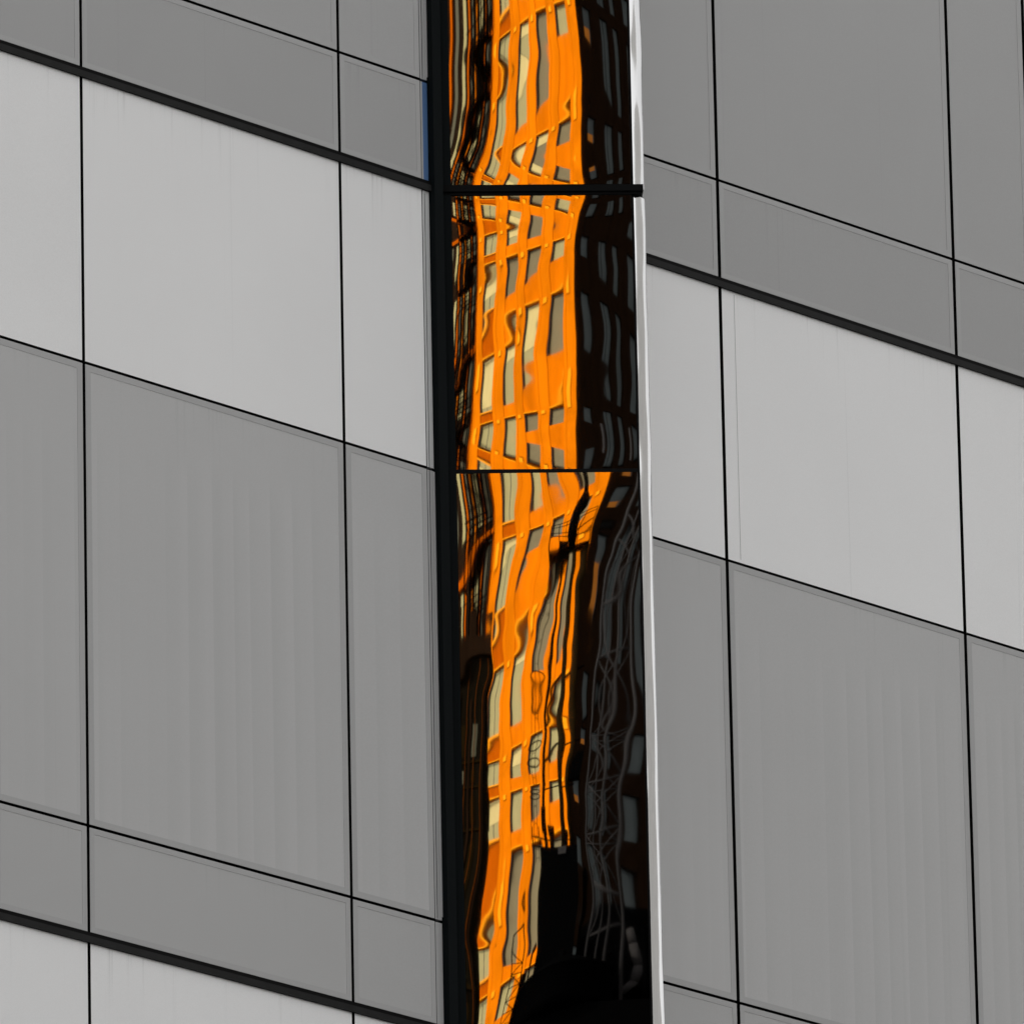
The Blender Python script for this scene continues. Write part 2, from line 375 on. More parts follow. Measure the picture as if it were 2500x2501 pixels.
# bow and roller waves of the three glass panes: heights of a cubic spline grid, unit 0.1 micrometre
WAVES={1:(15,27,19.34500,20.45000,'-24190 -26883 -29141 -31006 -32524 -33753 -34745 -35529 -36110 -36499 -36707 -36743 -36603 -36280 -35774 -35099 -34284 -33358 -32339 -31230 -30024 -28714 -27300 -25787 -24187 -22513 -20779 -18994 -17169 -15307 -18695 -21239 -23301 -24949 -26237 -27251 -28081 -28746 -29233 -29546 -29707 -29725 -29585 -29263 -28746 -28046 -27202 -26256 -25232 -24124 -22920 -21608 -20190 -18680 -17094 -15448 -13756 -12027 -10266 -8477 -13877 -16322 -18193 -19619 -20639 -21391 -22046 -22596 -22972 -23188 -23285 -23283 -23149 -22829 -22296 -21556 -20665 -19692 -18664 -17564 -16370 -15063 -13652 -12158 -10604 -9005 -7373 -5714 -4032 -2327 -9686 -12119 -13828 -15025 -15728 -16153 -16638 -17094 -17339 -17427 -17444 -17427 -17304 -16989 -16438 -15646 -14685 -13676 -12648 -11557 -10376 -9079 -7686 -6228 -4728 -3198 -1645 -73 1518 3128 -6056 -8518 -10142 -11066 -11469 -11549 -11878 -12265 -12355 -12311 -12243 -12218 -12101 -11775 -11214 -10383 -9338 -8280 -7250 -6149 -4969 -3680 -2322 -925 497 1938 3395 4868 6357 7862 -3218 -5448 -6806 -7433 -7760 -7742 -7853 -8107 -8084 -7984 -7844 -7779 -7608 -7233 -6681 -5879 -4771 -3633 -2569 -1434 -209 1065 2364 3679 5008 6349 7704 9072 10456 11853 -1172 -2972 -4014 -4520 -4652 -4598 -4599 -4651 -4578 -4542 -4353 -4157 -3864 -3456 -2933 -2153 -985 268 1388 2502 3711 4972 6236 7490 8739 9991 11249 12517 13798 15090 659 -802 -1615 -2180 -2179 -1909 -1862 -1824 -1716 -1705 -1479 -1239 -843 -376 164 945 2151 3510 4773 5840 6958 8145 9337 10518 11690 12858 14029 15205 16389 17581 2589 1076 97 -335 -104 339 507 523 587 651 841 1052 1460 2019 2673 3522 4695 6022 7322 8417 9499 10603 11708 12808 13901 14989 16077 17166 18259 19357 4015 2433 1425 1168 1513 2021 2379 2427 2422 2560 2802 3023 3403 3959 4685 5634 6755 8001 9227 10357 11387 12397 13414 14429 15440 16448 17453 18458 19463 20469 5002 3426 2526 2381 2749 3183 3630 3875 3857 3906 4180 4465 4861 5432 6187 7163 8190 9375 10593 11717 12717 13651 14563 15475 16391 17310 18230 19149 20066 20980 5815 4215 3342 3200 3586 4040 4443 4786 4856 4837 5122 5481 5929 6518 7283 8229 9215 10317 11450 12498 13432 14297 15135 15969 16806 17644 18480 19311 20137 20958 6406 4681 3698 3526 3888 4351 4780 5117 5241 5237 5490 5898 6386 6973 7703 8589 9556 10620 11706 12700 13592 14415 15211 15992 16761 17521 18271 19012 19743 20464 6692 4880 3790 3540 3843 4310 4767 5085 5240 5322 5560 5946 6420 6989 7689 8539 9496 10541 11595 12564 13430 14213 14948 15654 16340 17009 17664 18306 18934 19551 6498 4711 3652 3364 3602 4048 4494 4820 5034 5191 5412 5743 6179 6729 7415 8248 9198 10222 11239 12164 12978 13701 14362 14982 15572 16141 16692 17228 17748 18255 5855 4178 3204 2907 3105 3542 3994 4326 4549 4722 4927 5221 5630 6171 6851 7662 8578 9552 10512 11388 12156 12826 13418 13956 14453 14920 15365 15792 16201 16595 4788 3232 2331 2032 2187 2583 3016 3358 3597 3781 3981 4257 4649 5178 5845 6635 7517 8444 9354 10188 10920 11547 12085 12551 12964 13336 13679 13998 14298 14579 3295 1839 990 685 792 1133 1532 1873 2128 2328 2535 2808 3191 3709 4362 5133 5988 6879 7752 8555 9259 9854 10348 10756 11095 11382 11628 11845 12037 12207'),
2:(15,29,18.10000,19.30200,'-17979 -19472 -20601 -21369 -21812 -22049 -22242 -22503 -22863 -23304 -23758 -24147 -24422 -24588 -24662 -24643 -24515 -24279 -23975 -23686 -23443 -23205 -22921 -22620 -22374 -22214 -22070 -21775 -21097 -19843 -17903 -15244 -13574 -15012 -16082 -16764 -17059 -17101 -17112 -17217 -17445 -17782 -18136 -18399 -18525 -18553 -18530 -18443 -18258 -17944 -17535 -17177 -16918 -16664 -16304 -15883 -15554 -15382 -15305 -15124 -14550 -13353 -11437 -8797 -9657 -11056 -12101 -12760 -12961 -12856 -12729 -12717 -12843 -13119 -13407 -13559 -13547 -13456 -13368 -13238 -13023 -12658 -12126 -11697 -11439 -11195 -10756 -10190 -9776 -9601 -9595 -9543 -9077 -7935 -6044 -3443 -6178 -7535 -8552 -9210 -9359 -9173 -8984 -8912 -8984 -9235 -9463 -9520 -9418 -9271 -9163 -8990 -8744 -8374 -7736 -7256 -6957 -6698 -6217 -5516 -5055 -4901 -4938 -4986 -4615 -3544 -1704 802 -3124 -4473 -5488 -6138 -6185 -5858 -5673 -5679 -5771 -5957 -6082 -6075 -5950 -5859 -5780 -5580 -5278 -4861 -4239 -3752 -3295 -2959 -2513 -1827 -1384 -1209 -1202 -1309 -1087 -112 1608 4006 -474 -1834 -2854 -3491 -3473 -3072 -2902 -2947 -3074 -3267 -3354 -3299 -3076 -2888 -2818 -2713 -2461 -1953 -1260 -722 -112 253 689 1293 1774 2096 2146 1900 2086 3158 4759 6932 1753 354 -714 -1340 -1277 -802 -602 -691 -878 -1095 -1177 -1163 -869 -494 -406 -368 -69 467 1099 1686 2322 2800 3345 3842 4292 4715 4814 4465 4773 5929 7448 9499 3623 2216 1109 472 520 925 1146 976 711 527 474 454 714 1083 1261 1401 1781 2373 2981 3520 4117 4723 5446 5963 6373 6733 6914 6687 7179 8226 9657 11734 5112 3572 2496 1908 1907 2195 2449 2288 1926 1723 1651 1638 1864 2160 2396 2646 3135 3831 4476 4985 5534 6145 6864 7546 8073 8370 8601 8549 9043 9968 11522 13816 6400 4652 3510 2929 2837 3044 3345 3266 2883 2659 2560 2520 2725 2960 3237 3581 4120 4833 5570 6179 6676 7225 7850 8629 9344 9699 9878 9954 10357 11255 13019 15593 6999 5205 4057 3475 3388 3617 3887 3862 3441 3155 3090 3159 3406 3630 3849 4193 4746 5470 6277 6960 7425 7972 8646 9430 10194 10661 10787 11024 11418 12338 14220 16976 7071 5315 4149 3539 3422 3637 3953 4055 3624 3310 3279 3401 3616 3831 4045 4371 4905 5621 6429 7136 7582 8127 8840 9660 10418 10966 11159 11541 12008 13062 15043 17917 6742 5098 3992 3422 3330 3535 3799 3858 3453 3144 3091 3199 3412 3669 3945 4280 4789 5478 6235 6900 7396 7974 8642 9471 10224 10775 11083 11571 12140 13401 15523 18487 6133 4664 3689 3197 3112 3263 3441 3446 3131 2799 2644 2706 2984 3325 3665 4031 4529 5192 5890 6470 6992 7582 8196 9030 9816 10387 10778 11269 12013 13442 15663 18662 5304 4026 3190 2772 2692 2804 2932 2900 2617 2271 2056 2083 2379 2773 3166 3576 4069 4664 5272 5801 6332 6959 7609 8383 9141 9762 10263 10852 11758 13260 15477 18424 4240 3127 2401 2030 1934 1985 2041 1975 1740 1447 1253 1270 1521 1900 2318 2757 3243 3778 4325 4858 5422 6060 6737 7469 8189 8838 9438 10146 11172 12718 14904 17769 2901 1911 1261 912 788 782 780 692 497 267 115 133 341 684 1096 1543 2023 2531 3058 3602 4187 4828 5506 6208 6900 7560 8230 9034 10142 11721 13881 16672 1255 355 -247 -589 -743 -798 -843 -942 -1105 -1283 -1395 -1372 -1193 -884 -493 -51 423 925 1451 2006 2601 3238 3903 4578 5247 5913 6625 7492 8656 10255 12395 15127'),
3:(15,63,15.45000,18.08800,'-14506 -14663 -14913 -15256 -15692 -16213 -16807 -17451 -18109 -18733 -19289 -19763 -20156 -20494 -20843 -21326 -21973 -22660 -23310 -23870 -24375 -24829 -25189 -25408 -25427 -25230 -24859 -24382 -23876 -23356 -22827 -22335 -21961 -21778 -21792 -21947 -22136 -22270 -22348 -22371 -22347 -22323 -22326 -22290 -22128 -21800 -21320 -20710 -19978 -19134 -18208 -17246 -16262 -15236 -14137 -12940 -11635 -10228 -8735 -7161 -5494 -3698 -1731 441 2835 5458 -11634 -11594 -11642 -11778 -12004 -12317 -12716 -13193 -13735 -14309 -14884 -15450 -15992 -16494 -16979 -17611 -18422 -19147 -19743 -20163 -20511 -20788 -20948 -20978 -20807 -20427 -19891 -19278 -18712 -18168 -17595 -17033 -16577 -16331 -16298 -16421 -16563 -16605 -16612 -16586 -16478 -16370 -16325 -16241 -16000 -15575 -15024 -14383 -13639 -12768 -11802 -10823 -9842 -8818 -7710 -6488 -5145 -3700 -2191 -637 973 2684 4556 6634 8939 11474 -9571 -9346 -9209 -9159 -9196 -9323 -9545 -9865 -10289 -10801 -11354 -11951 -12573 -13174 -13707 -14406 -15352 -16036 -16559 -16878 -17146 -17287 -17275 -17160 -16843 -16342 -15695 -14964 -14380 -13858 -13268 -12661 -12134 -11843 -11749 -11835 -11935 -11847 -11799 -11777 -11589 -11385 -11277 -11111 -10755 -10206 -9586 -8932 -8193 -7289 -6246 -5238 -4254 -3215 -2074 -804 602 2113 3659 5209 6762 8376 10146 12134 14356 16810 -8283 -7890 -7585 -7367 -7240 -7205 -7270 -7445 -7744 -8165 -8663 -9202 -9773 -10348 -10842 -11495 -12493 -13060 -13481 -13794 -14027 -14090 -13992 -13790 -13390 -12849 -12167 -11397 -10792 -10286 -9694 -9081 -8530 -8216 -8036 -8071 -8120 -7915 -7823 -7857 -7624 -7369 -7120 -6767 -6279 -5638 -4989 -4337 -3613 -2671 -1509 -467 531 1615 2821 4155 5637 7239 8836 10405 11906 13411 15069 16968 19118 21505 -7712 -7164 -6706 -6336 -6058 -5873 -5786 -5797 -5907 -6129 -6485 -6926 -7420 -7953 -8483 -9152 -9830 -10226 -10704 -11085 -11199 -11144 -11005 -10749 -10299 -9684 -8996 -8337 -7674 -7084 -6440 -5868 -5380 -4992 -4771 -4824 -4801 -4674 -4523 -4510 -4280 -3973 -3477 -2834 -2350 -1826 -1220 -515 261 1253 2500 3608 4665 5835 7133 8519 10064 11753 13387 15007 16490 17895 19444 21261 23349 25677 -7779 -7086 -6483 -5968 -5543 -5209 -4964 -4806 -4733 -4749 -4881 -5122 -5454 -5874 -6409 -7141 -7653 -7972 -8489 -8866 -8880 -8739 -8558 -8232 -7720 -7053 -6321 -5686 -5046 -4435 -3772 -3188 -2740 -2322 -2075 -2036 -1932 -1932 -1802 -1694 -1518 -1109 -474 282 849 1315 1821 2539 3479 4598 5819 7071 8301 9605 10997 12428 14060 15777 17398 19048 20567 21965 23467 25237 27264 29510 -8395 -7563 -6819 -6162 -5591 -5102 -4693 -4358 -4094 -3910 -3828 -3866 -4030 -4331 -4790 -5401 -5911 -6309 -6766 -7090 -7113 -6949 -6679 -6226 -5590 -4895 -4246 -3622 -3051 -2418 -1675 -986 -517 -199 83 233 341 353 384 492 619 1046 1681 2498 3312 3906 4455 5158 6120 7225 8349 9628 10979 12465 14079 15703 17616 19376 20947 22489 23987 25464 27040 28850 30854 33020 -9467 -8501 -7622 -6826 -6112 -5474 -4907 -4405 -3968 -3605 -3339 -3193 -3185 -3328 -3629 -4069 -4536 -4985 -5428 -5724 -5756 -5561 -5192 -4639 -3927 -3181 -2618 -2026 -1359 -748 -40 686 1128 1289 1463 1702 1926 2124 2170 2307 2496 2892 3466 4307 5226 5864 6636 7488 8405 9433 10709 11933 13228 14779 16549 18392 20506 22414 24102 25549 27073 28645 30368 32234 34169 36193 -10909 -9815 -8806 -7880 -7033 -6260 -5555 -4914 -4338 -3837 -3429 -3140 -2989 -2993 -3159 -3470 -3865 -4283 -4666 -4908 -4917 -4675 -4211 -3570 -2837 -2145 -1639 -1166 -601 16 740 1497 2020 2193 2465 2680 3024 3399 3407 3455 3798 4182 4870 5657 6421 7066 8030 9004 10005 11159 12748 14101 15456 17040 18897 20875 22923 25010 26954 28443 30010 31519 33276 35103 36918 38780 -12638 -11423 -10293 -9248 -8282 -7393 -6575 -5828 -5153 -4559 -4059 -3669 -3411 -3306 -3367 -3580 -3901 -4262 -4580 -4758 -4715 -4412 -3871 -3157 -2380 -1663 -1090 -572 -31 569 1294 2038 2526 2609 2824 2977 3391 3768 3695 3733 4325 4959 5823 6702 7541 8332 9284 10308 11526 12895 14400 15902 17495 19189 21037 23025 25001 27163 29235 30870 32344 33743 35317 37036 38796 40581 -14582 -13252 -12011 -10857 -9787 -8799 -7890 -7059 -6311 -5650 -5087 -4634 -4309 -4134 -4119 -4255 -4505 -4806 -5067 -5183 -5071 -4720 -4157 -3421 -2585 -1782 -1128 -660 -285 267 1047 1656 2030 2254 2579 2978 3516 3884 3675 3679 4238 4979 5824 6702 7653 8509 9434 10609 12006 13444 14952 16641 18534 20469 22388 24577 26806 28907 30895 32729 34301 35669 37044 38588 40233 41912 -16675 -15237 -13892 -12639 -11476 -10402 -9416 -8518 -7712 -7002 -6396 -5904 -5541 -5323 -5253 -5320 -5487 -5692 -5852 -5877 -5707 -5339 -4798 -4114 -3346 -2608 -2001 -1548 -1141 -552 195 795 1219 1573 2007 2567 3180 3567 3461 3591 4070 4765 5654 6648 7591 8456 9412 10584 11960 13435 14996 16639 18436 20464 22730 24936 27146 29403 31484 33629 35623 37271 38698 40138 41629 43136 -18860 -17320 -15877 -14531 -13283 -12132 -11078 -10122 -9268 -8520 -7884 -7369 -6984 -6737 -6625 -6630 -6713 -6816 -6866 -6799 -6585 -6229 -5747 -5167 -4537 -3929 -3393 -2896 -2379 -1746 -1033 -403 92 493 935 1533 2217 2593 2591 2764 3272 4025 4968 6011 7033 8032 9084 10272 11631 13163 14878 16664 18530 20597 22882 25092 27361 29790 31894 34226 36501 38440 40069 41543 42947 44305 -21092 -19452 -17915 -16481 -15151 -13926 -12809 -11800 -10904 -10123 -9465 -8933 -8535 -8269 -8128 -8088 -8112 -8149 -8142 -8045 -7834 -7514 -7096 -6600 -6059 -5512 -4970 -4403 -3806 -3157 -2476 -1840 -1293 -815 -312 290 906 1295 1464 1738 2283 3072 4041 5114 6221 7343 8482 9704 11068 12612 14352 16201 18132 20253 22586 24979 27401 29770 31916 34376 36857 39037 40896 42516 43971 45296 -23335 -21597 -19966 -18445 -17034 -15736 -14555 -13493 -12555 -11744 -11064 -10520 -10112 -9836 -9679 -9617 -9615 -9629 -9615 -9536 -9365 -9088 -8701 -8226 -7688 -7101 -6483 -5893 -5296 -4655 -3995 -3367 -2786 -2221 -1635 -1017 -434 4 329 717 1296 2085 3045 4118 5255 6426 7624 8887 10272 11825 13565 15457 17490 19720 22155 24704 27257 29698 32026 34530 37050 39351 41376 43165 44742 46112 -25564 -23728 -22004 -20394 -18900 -17526 -16278 -15159 -14175 -13331 -12629 -12072 -11657 -11377 -11214 -11146 -11138 -11153 -11150 -11092 -10948 -10692 -10315 -9831 -9264 -8636 -7990 -7379 -6777 -6149 -5507 -4875 -4250 -3613 -2956 -2302 -1697 -1185 -745 -276 318 1078 1997 3043 4172 5346 6556 7833 9226 10782 12526 14461 16590 18938 21493 24182 26895 29535 32105 34727 37325 39744 41911 43820 45465 46857 -27764 -25831 -24012 -22311 -20730 -19275 -17954 -16771 -15736 -14854 -14128 -13557 -13136 -12853 -12691 -12625 -12621 -12642 -12650 -12604 -12470 -12221 -11845 -11353 -10768 -10126 -9472 -8842 -8228 -7606 -6971 -6328 -5670 -4989 -4291 -3604 -2965 -2395 -1879 -1358 -758 -33 834 1829 2917 4062 5256 6525 7911 9461 11207 13170 15364 17796 20443 23243 26107 28963 31797 34640 37435 40061 42397 44386 46069 47476 -29930 -27898 -25983 -24188 -22517 -20977 -19577 -18327 -17236 -16311 -15557 -14970 -14542 -14259 -14101 -14039 -14042 -14071 -14085 -14044 -13912 -13663 -13286 -12791 -12204 -11562 -10907 -10268 -9644 -9021 -8387 -7735 -7059 -6356 -5640 -4937 -4276 -3674 -3120 -2574 -1979 -1291 -482 445 1468 2560 3716 4956 6320 7850 9587 11559 13785 16265 18979 21873 24881 27946 31037 34132 37160 39998 42512 44639 46416 47881')}

def bsw(t):
    return np.array([(1-t)**3, 3*t**3-6*t**2+4, -3*t**3+3*t**2+3*t+1, t**3]) / 6.0

PW = 0.772
for k in (1, 2, 3):
    nu, nz, z0, z1, txt = WAVES[k]
    Cf = np.array([int(q) for q in txt.split()], float).reshape(nu+3, nz+3) * 1e-7
    u = np.linspace(0.0035, 0.7505, 150)
    zz = np.linspace(z0 + 0.0005, z1 - 0.0005, int((z1-z0)/0.006))
    a = np.clip(u / (PW/nu), 0, nu-1e-9); ia = a.astype(int); B = bsw(a-ia)
    c = np.clip((zz-z0) / ((z1-z0)/nz), 0, nz-1e-9); ic = c.astype(int); D = bsw(c-ic)
    Hh = np.zeros((len(u), len(zz)))
    for i in range(4):
        for j in range(4):
            Hh += B[i][:, None] * D[j][None, :] * Cf[np.ix_(ia+i, ic+j)]
    zc = 0.5*(z0+z1)
    nU, nZ = len(u), len(zz)
    vv = np.stack([np.repeat(u, nZ), -Hh.ravel(), np.tile(zz - zc, nU)], -1)
    idx = np.arange(nU*nZ).reshape(nU, nZ)
    ff = np.stack([idx[:-1, :-1], idx[1:, :-1], idx[1:, 1:], idx[:-1, 1:]], -1).reshape(-1, 4)
    me = bpy.data.meshes.new('mirror_pane')
    me.from_pydata(vv.tolist(), [], ff.tolist())
    me.materials.append(M['mirror'])
    me.polygons.foreach_set('use_smooth', np.ones(len(ff), bool))
    me.update()
    link(bpy.data.objects.new('mirror_pane', me), fin, Matrix.Translation((0, -0.004, zc)))
for (za, zb) in ((20.46, 29.9), (4.1, 15.44)):
    mb = MB(); mb.box(0.0035, 0.7505, -0.004, 0.010, za, zb); mb.build('mirror_pane', M['mirror'], fin)

# crossbars of the fin and the thin joint between panes
for k in range(-2, 3):
    zl = SILL + k * FH
    mb = MB(); mb.box(-0.0305, 0.800, -0.022, 0.02, zl - 0.022, zl + 0.006); mb.box(-0.0305, 0.797, -0.012, 0.02, zl - 0.034, zl - 0.0225)
    mb.build('crossbar', M['gasket'], fin)
    mb = MB(); mb.box(0.003, 0.751, -0.009, 0.0118, zl - HX + 0.012, zl - HX + 0.0275); mb.build('joint_bar', M['gasket'], fin)
    mb = MB(); mb.box(-0.0345, -0.0312, -0.015, 0.02, zl - 0.030, zl + 0.004); mb.build('clip', M['bead'], fin)

# polished steel edge: a shallow rolled strip, slightly dented
def chrome_edge(za, zb):
    nphi, nzz = 14, int((zb - za) / 0.012)
    Rr, cx, cy = 0.099, 0.7605 - 0.099*math.sin(R(27)), 0.099*math.cos(R(27))
    v, f = [], []
    from mathutils import noise
    for j in range(nzz + 1):
        z = za + (zb - za) * j / nzz
        for i in range(nphi + 1):
            ph = R(27 + 44 * i / nphi)
            d = 0.0034 * noise.noise(Vector((ph*1.6, 3.1, z*3.1))) + 0.0002 * noise.noise(Vector((ph*5, 9.0, z*8)))
            v.append((cx + (Rr + d) * math.sin(ph), cy - (Rr + d) * math.cos(ph), z))
    w = nphi + 1
    for j in range(nzz):
        for i in range(nphi):
            f.append((j*w+i, j*w+i+1, (j+1)*w+i+1, (j+1)*w+i))
    me = bpy.data.meshes.new('steel_edge'); me.from_pydata(v, [], f); me.materials.append(M['chrome'])
    me.polygons.foreach_set('use_smooth', [True]*len(f)); me.update()
    link(bpy.data.objects.new('steel_edge', me), fin)
for k in range(-1, 4):
    zl = SILL + k * FH
    chrome_edge(zl - FH + 0.007, zl - 0.035)

# ------------------------------------------------------------------ what the mirror shows: the city behind the camera
HD = Vector((0.08890804, -0.99603984, 0.0)); RG = Vector((0.99603984, 0.08890804, 0.0))
COR = Vector((50.78831398, -516.27779965, 203.0464509))     # nearest corner of the orange tower, at storey line 0
AL = R(35)
PI_, FL = 3.65469589, 3.63231207
DL = -RG * math.cos(AL) + HD * math.sin(AL)                  # along the sunlit face, away from the corner
NL = -RG * math.sin(AL) - HD * math.cos(AL)                  # its outward normal
DR = RG * math.sin(AL) + HD * math.cos(AL)
NR = RG * math.cos(AL) - HD * math.sin(AL)
def frame(o_, ax, nrm):
    """matrix: x along ax, y inwards, z up (mirrored frames are turned so that they stay right handed)"""
    m = Matrix.Identity(4); y = -nrm
    for i in range(3): m[i][0], m[i][1], m[i][2], m[i][3] = ax[i], y[i], (0, 0, 1)[i], o_[i]
    return m
BASE = Vector((COR.x, COR.y, 0.0))

M['orange'] = plain('orange brick', (0.53, 0.125, 0.001), 0.8, 0.0, var=0.20, scale=0.4)
M['amber'] = plain('amber brick', (0.54, 0.120, 0.0008), 0.8, 0.0, var=0.22, scale=0.5)
M['yellow'] = plain('yellow stone trim', (0.72, 0.245, 0.006), 0.8, 0.0)
M['rust'] = plain('rust brown panel', (0.34, 0.060, 0.0005), 0.8, 0.0, var=0.12)
M['rust_dark'] = plain('rusty pipe', (0.055, 0.013, 0.001), 0.8, 0.0)
M['frame'] = plain('black frame and reveal shade', (0.006, 0.005, 0.004), 0.5, 0.2)
M['tan'] = plain('tan blinds behind glass', (0.27, 0.225, 0.095), 0.6, 0.05, var=0.06)
M['tan_dark'] = plain('grey brown glass', (0.14, 0.11, 0.055), 0.6, 0.05, var=0.06)
M['cream'] = plain('cream blinds', (0.46, 0.36, 0.145), 0.7, 0.0)
M['brown_wall'] = plain('dark brown brick and tower side shade', (0.012, 0.006, 0.003), 0.9, 0.0, var=0.2)
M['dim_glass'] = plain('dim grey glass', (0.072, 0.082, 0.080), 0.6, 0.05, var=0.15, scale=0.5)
M['lit_grey'] = plain('grey sky lit glass', (0.07, 0.075, 0.073), 0.5, 0.1)
M['painted_glint'] = plain('orange painted reflection', (0.60, 0.20, 0.03), 0.8, 0.0)
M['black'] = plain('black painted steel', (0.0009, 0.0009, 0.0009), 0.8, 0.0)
M['brownblack'] = plain('weathered dark steel', (0.010, 0.006, 0.002), 0.8, 0.0)
M['mast'] = plain('grey mast steel', (0.022, 0.020, 0.019), 0.8, 0.05)
M['olive'] = plain('olive grey glass', (0.07, 0.062, 0.036), 0.6, 0.05)
M['dark_tone'] = plain('sooty stone', (0.0055, 0.0040, 0.0022), 0.9, 0.0, var=0.4, scale=0.5)

WIN = [(0.5, 1.08), (1.53, 2.10), (2.52, 3.08), (3.63, 4.25)]
UE = 4.62
V0, V1 = -9, 11
Fl = frame(BASE, DL, NL)
tower = empty('orange_tower', BASE)
tag(tower, 'orange brick tower with four columns of windows, sunlit in the mirror', 'building')
Ti = Fl.copy(); Ti.translation = (0, 0, 0)
zb, zt = COR.z + V0*FL, COR.z + V1*FL
w = MB()
w.box(0.42, UE*PI_, 0.62, 14.0, 0, zt + 3)                   # core
edges = [0.0] + [e for a_ in WIN for e in a_] + [UE]
for i in range(0, len(edges), 2):                            # pilasters
    w.box(edges[i]*PI_, edges[i+1]*PI_, 0.0, 0.61, 0, zt + 2.5)
for v in range(V0, V1):
    for q, (a_, b_) in enumerate(WIN):
        if q < 3: w.box(a_*PI_ + .01, b_*PI_ - .01, 0.07, 0.60, COR.z + v*FL + .02, COR.z + (v+.315)*FL, 1)
for a_, b_ in WIN: w.box(a_*PI_ + .01, b_*PI_ - .01, 0.08, 0.60, 0, zb - 0.1)
w.box(0, UE*PI_, -0.15, 0.7, zt + 2.51, zt + 3.4)
for i in range(0, len(edges), 2):                            # thin brick joints and shallow ribs on the pilasters
    m_ = 0.5*(edges[i] + edges[i+1])*PI_
    w.box(m_ + .42, m_ + .50, -.03, -.0005, 0, zt, 1)
w.build('wall', [M['orange'], M['amber']], tower, Ti)
rnd = random.Random(3)
for v in range(V0, V1):
    z = COR.z + v*FL
    t_ = MB()
    for q, (a_, b_) in enumerate(WIN):
        t_.box(a_*PI_ + .02, b_*PI_ - .02, -0.07, 0.05, z + .03, z + .12)
        if q == 3: t_.box(a_*PI_ + .02, b_*PI_ - .02, -0.06, 0.06, z + .315*FL - .16, z + .315*FL - .03)
    for i in range(0, len(edges), 2):
        m_ = 0.5*(edges[i] + edges[i+1])
        if i == 0: m_ = 0.27
        t_.box(m_*PI_ - .26, m_*PI_ + .26, -0.12, -0.001, z - .42, z - .02)
    t_.build('ledge', M['yellow'], tower, Ti)
    a_, b_ = WIN[3]
    t_ = MB(); t_.box(a_*PI_ + .03, b_*PI_ - .03, 0.10, 0.58, z + .16, z + .315*FL - .17); t_.build('spandrel_panel', M['rust'], tower, Ti)
    for q, (a_, b_) in enumerate(WIN):
        x0, x1 = a_*PI_ + .012, b_*PI_ - .012
        za, zc = z - .68*FL + .01, z - .01
        fr = MB(); fr.box(x1 - .09, x1, .12, .60, za, zc); fr.box(x0, x1 - .091, .50, .60, za, za + .05); fr.box(x0, x0 + .05, .50, .60, za + .051, zc)  # shade of the left reveal put in as a deep black jamb
        f_ = fr.build('window', M['frame'], tower, Ti)
        pn = MB(); pn.box(x0 + .055, x1 - .095, .44, .54, za + .055, zc - .01)
        if q == 3:
            m_ = .5*(x0 + x1); f2 = MB(); f2.box(m_ - .035, m_ + .035, .41, .438, za + .055, zc - .01); f2.build('mullion', M['frame'], f_)
        r = rnd.random()
        pn.build('pane', M['tan_dark'] if (q in (0, 1) and r < .6) or r < .15 else M['tan'], f_)
        r = rnd.random()
        if r < (.36 if q else .12):
            h = rnd.choice((.25, .35, .5, .8)); bl = MB()
            bl.box(x0 + .06, x1 - .10, .40, .437, zc - .02 - h*(zc - za), zc - .02); bl.build('blind_or_glint', M['cream'], f_)

# ---- the orange tower's side face, its shade put into dark brown material
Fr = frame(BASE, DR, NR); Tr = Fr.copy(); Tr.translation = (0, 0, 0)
dark = empty('tower_shade_side', BASE + DR*0.05)
tag(dark, 'side face of the orange tower, its shade put into dark brown walls, with narrow grey windows', 'building')
DW = [(.38, .78), (1.2, 1.6), (1.85, 2.15), (2.6, 3.0), (3.4, 3.8)]
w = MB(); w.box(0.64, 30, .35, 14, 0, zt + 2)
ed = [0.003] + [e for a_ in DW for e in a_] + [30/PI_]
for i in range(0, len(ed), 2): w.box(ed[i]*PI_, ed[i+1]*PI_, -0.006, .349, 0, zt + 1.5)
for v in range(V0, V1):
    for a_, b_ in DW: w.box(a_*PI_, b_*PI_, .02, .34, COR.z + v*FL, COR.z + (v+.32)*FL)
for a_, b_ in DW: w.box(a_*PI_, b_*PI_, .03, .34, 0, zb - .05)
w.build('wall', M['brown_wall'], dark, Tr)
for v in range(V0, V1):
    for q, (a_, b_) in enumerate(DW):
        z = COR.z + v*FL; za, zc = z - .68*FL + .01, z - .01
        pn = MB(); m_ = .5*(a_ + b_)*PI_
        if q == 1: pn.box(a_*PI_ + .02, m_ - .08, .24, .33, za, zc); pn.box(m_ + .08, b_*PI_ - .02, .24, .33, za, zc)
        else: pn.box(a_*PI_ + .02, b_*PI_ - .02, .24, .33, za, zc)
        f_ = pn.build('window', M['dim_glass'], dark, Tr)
        if q == 0 and rnd.random() < .8:
            s0 = rnd.uniform(0, .4); bl = MB()
            bl.box(a_*PI_ + .05, b_*PI_ - .25, .20, .238, za + .02, za + .32*(zc - za)); bl.build('blind_or_glint', M['painted_glint'], f_)  # reflection of the orange face, painted on these windows as a strip

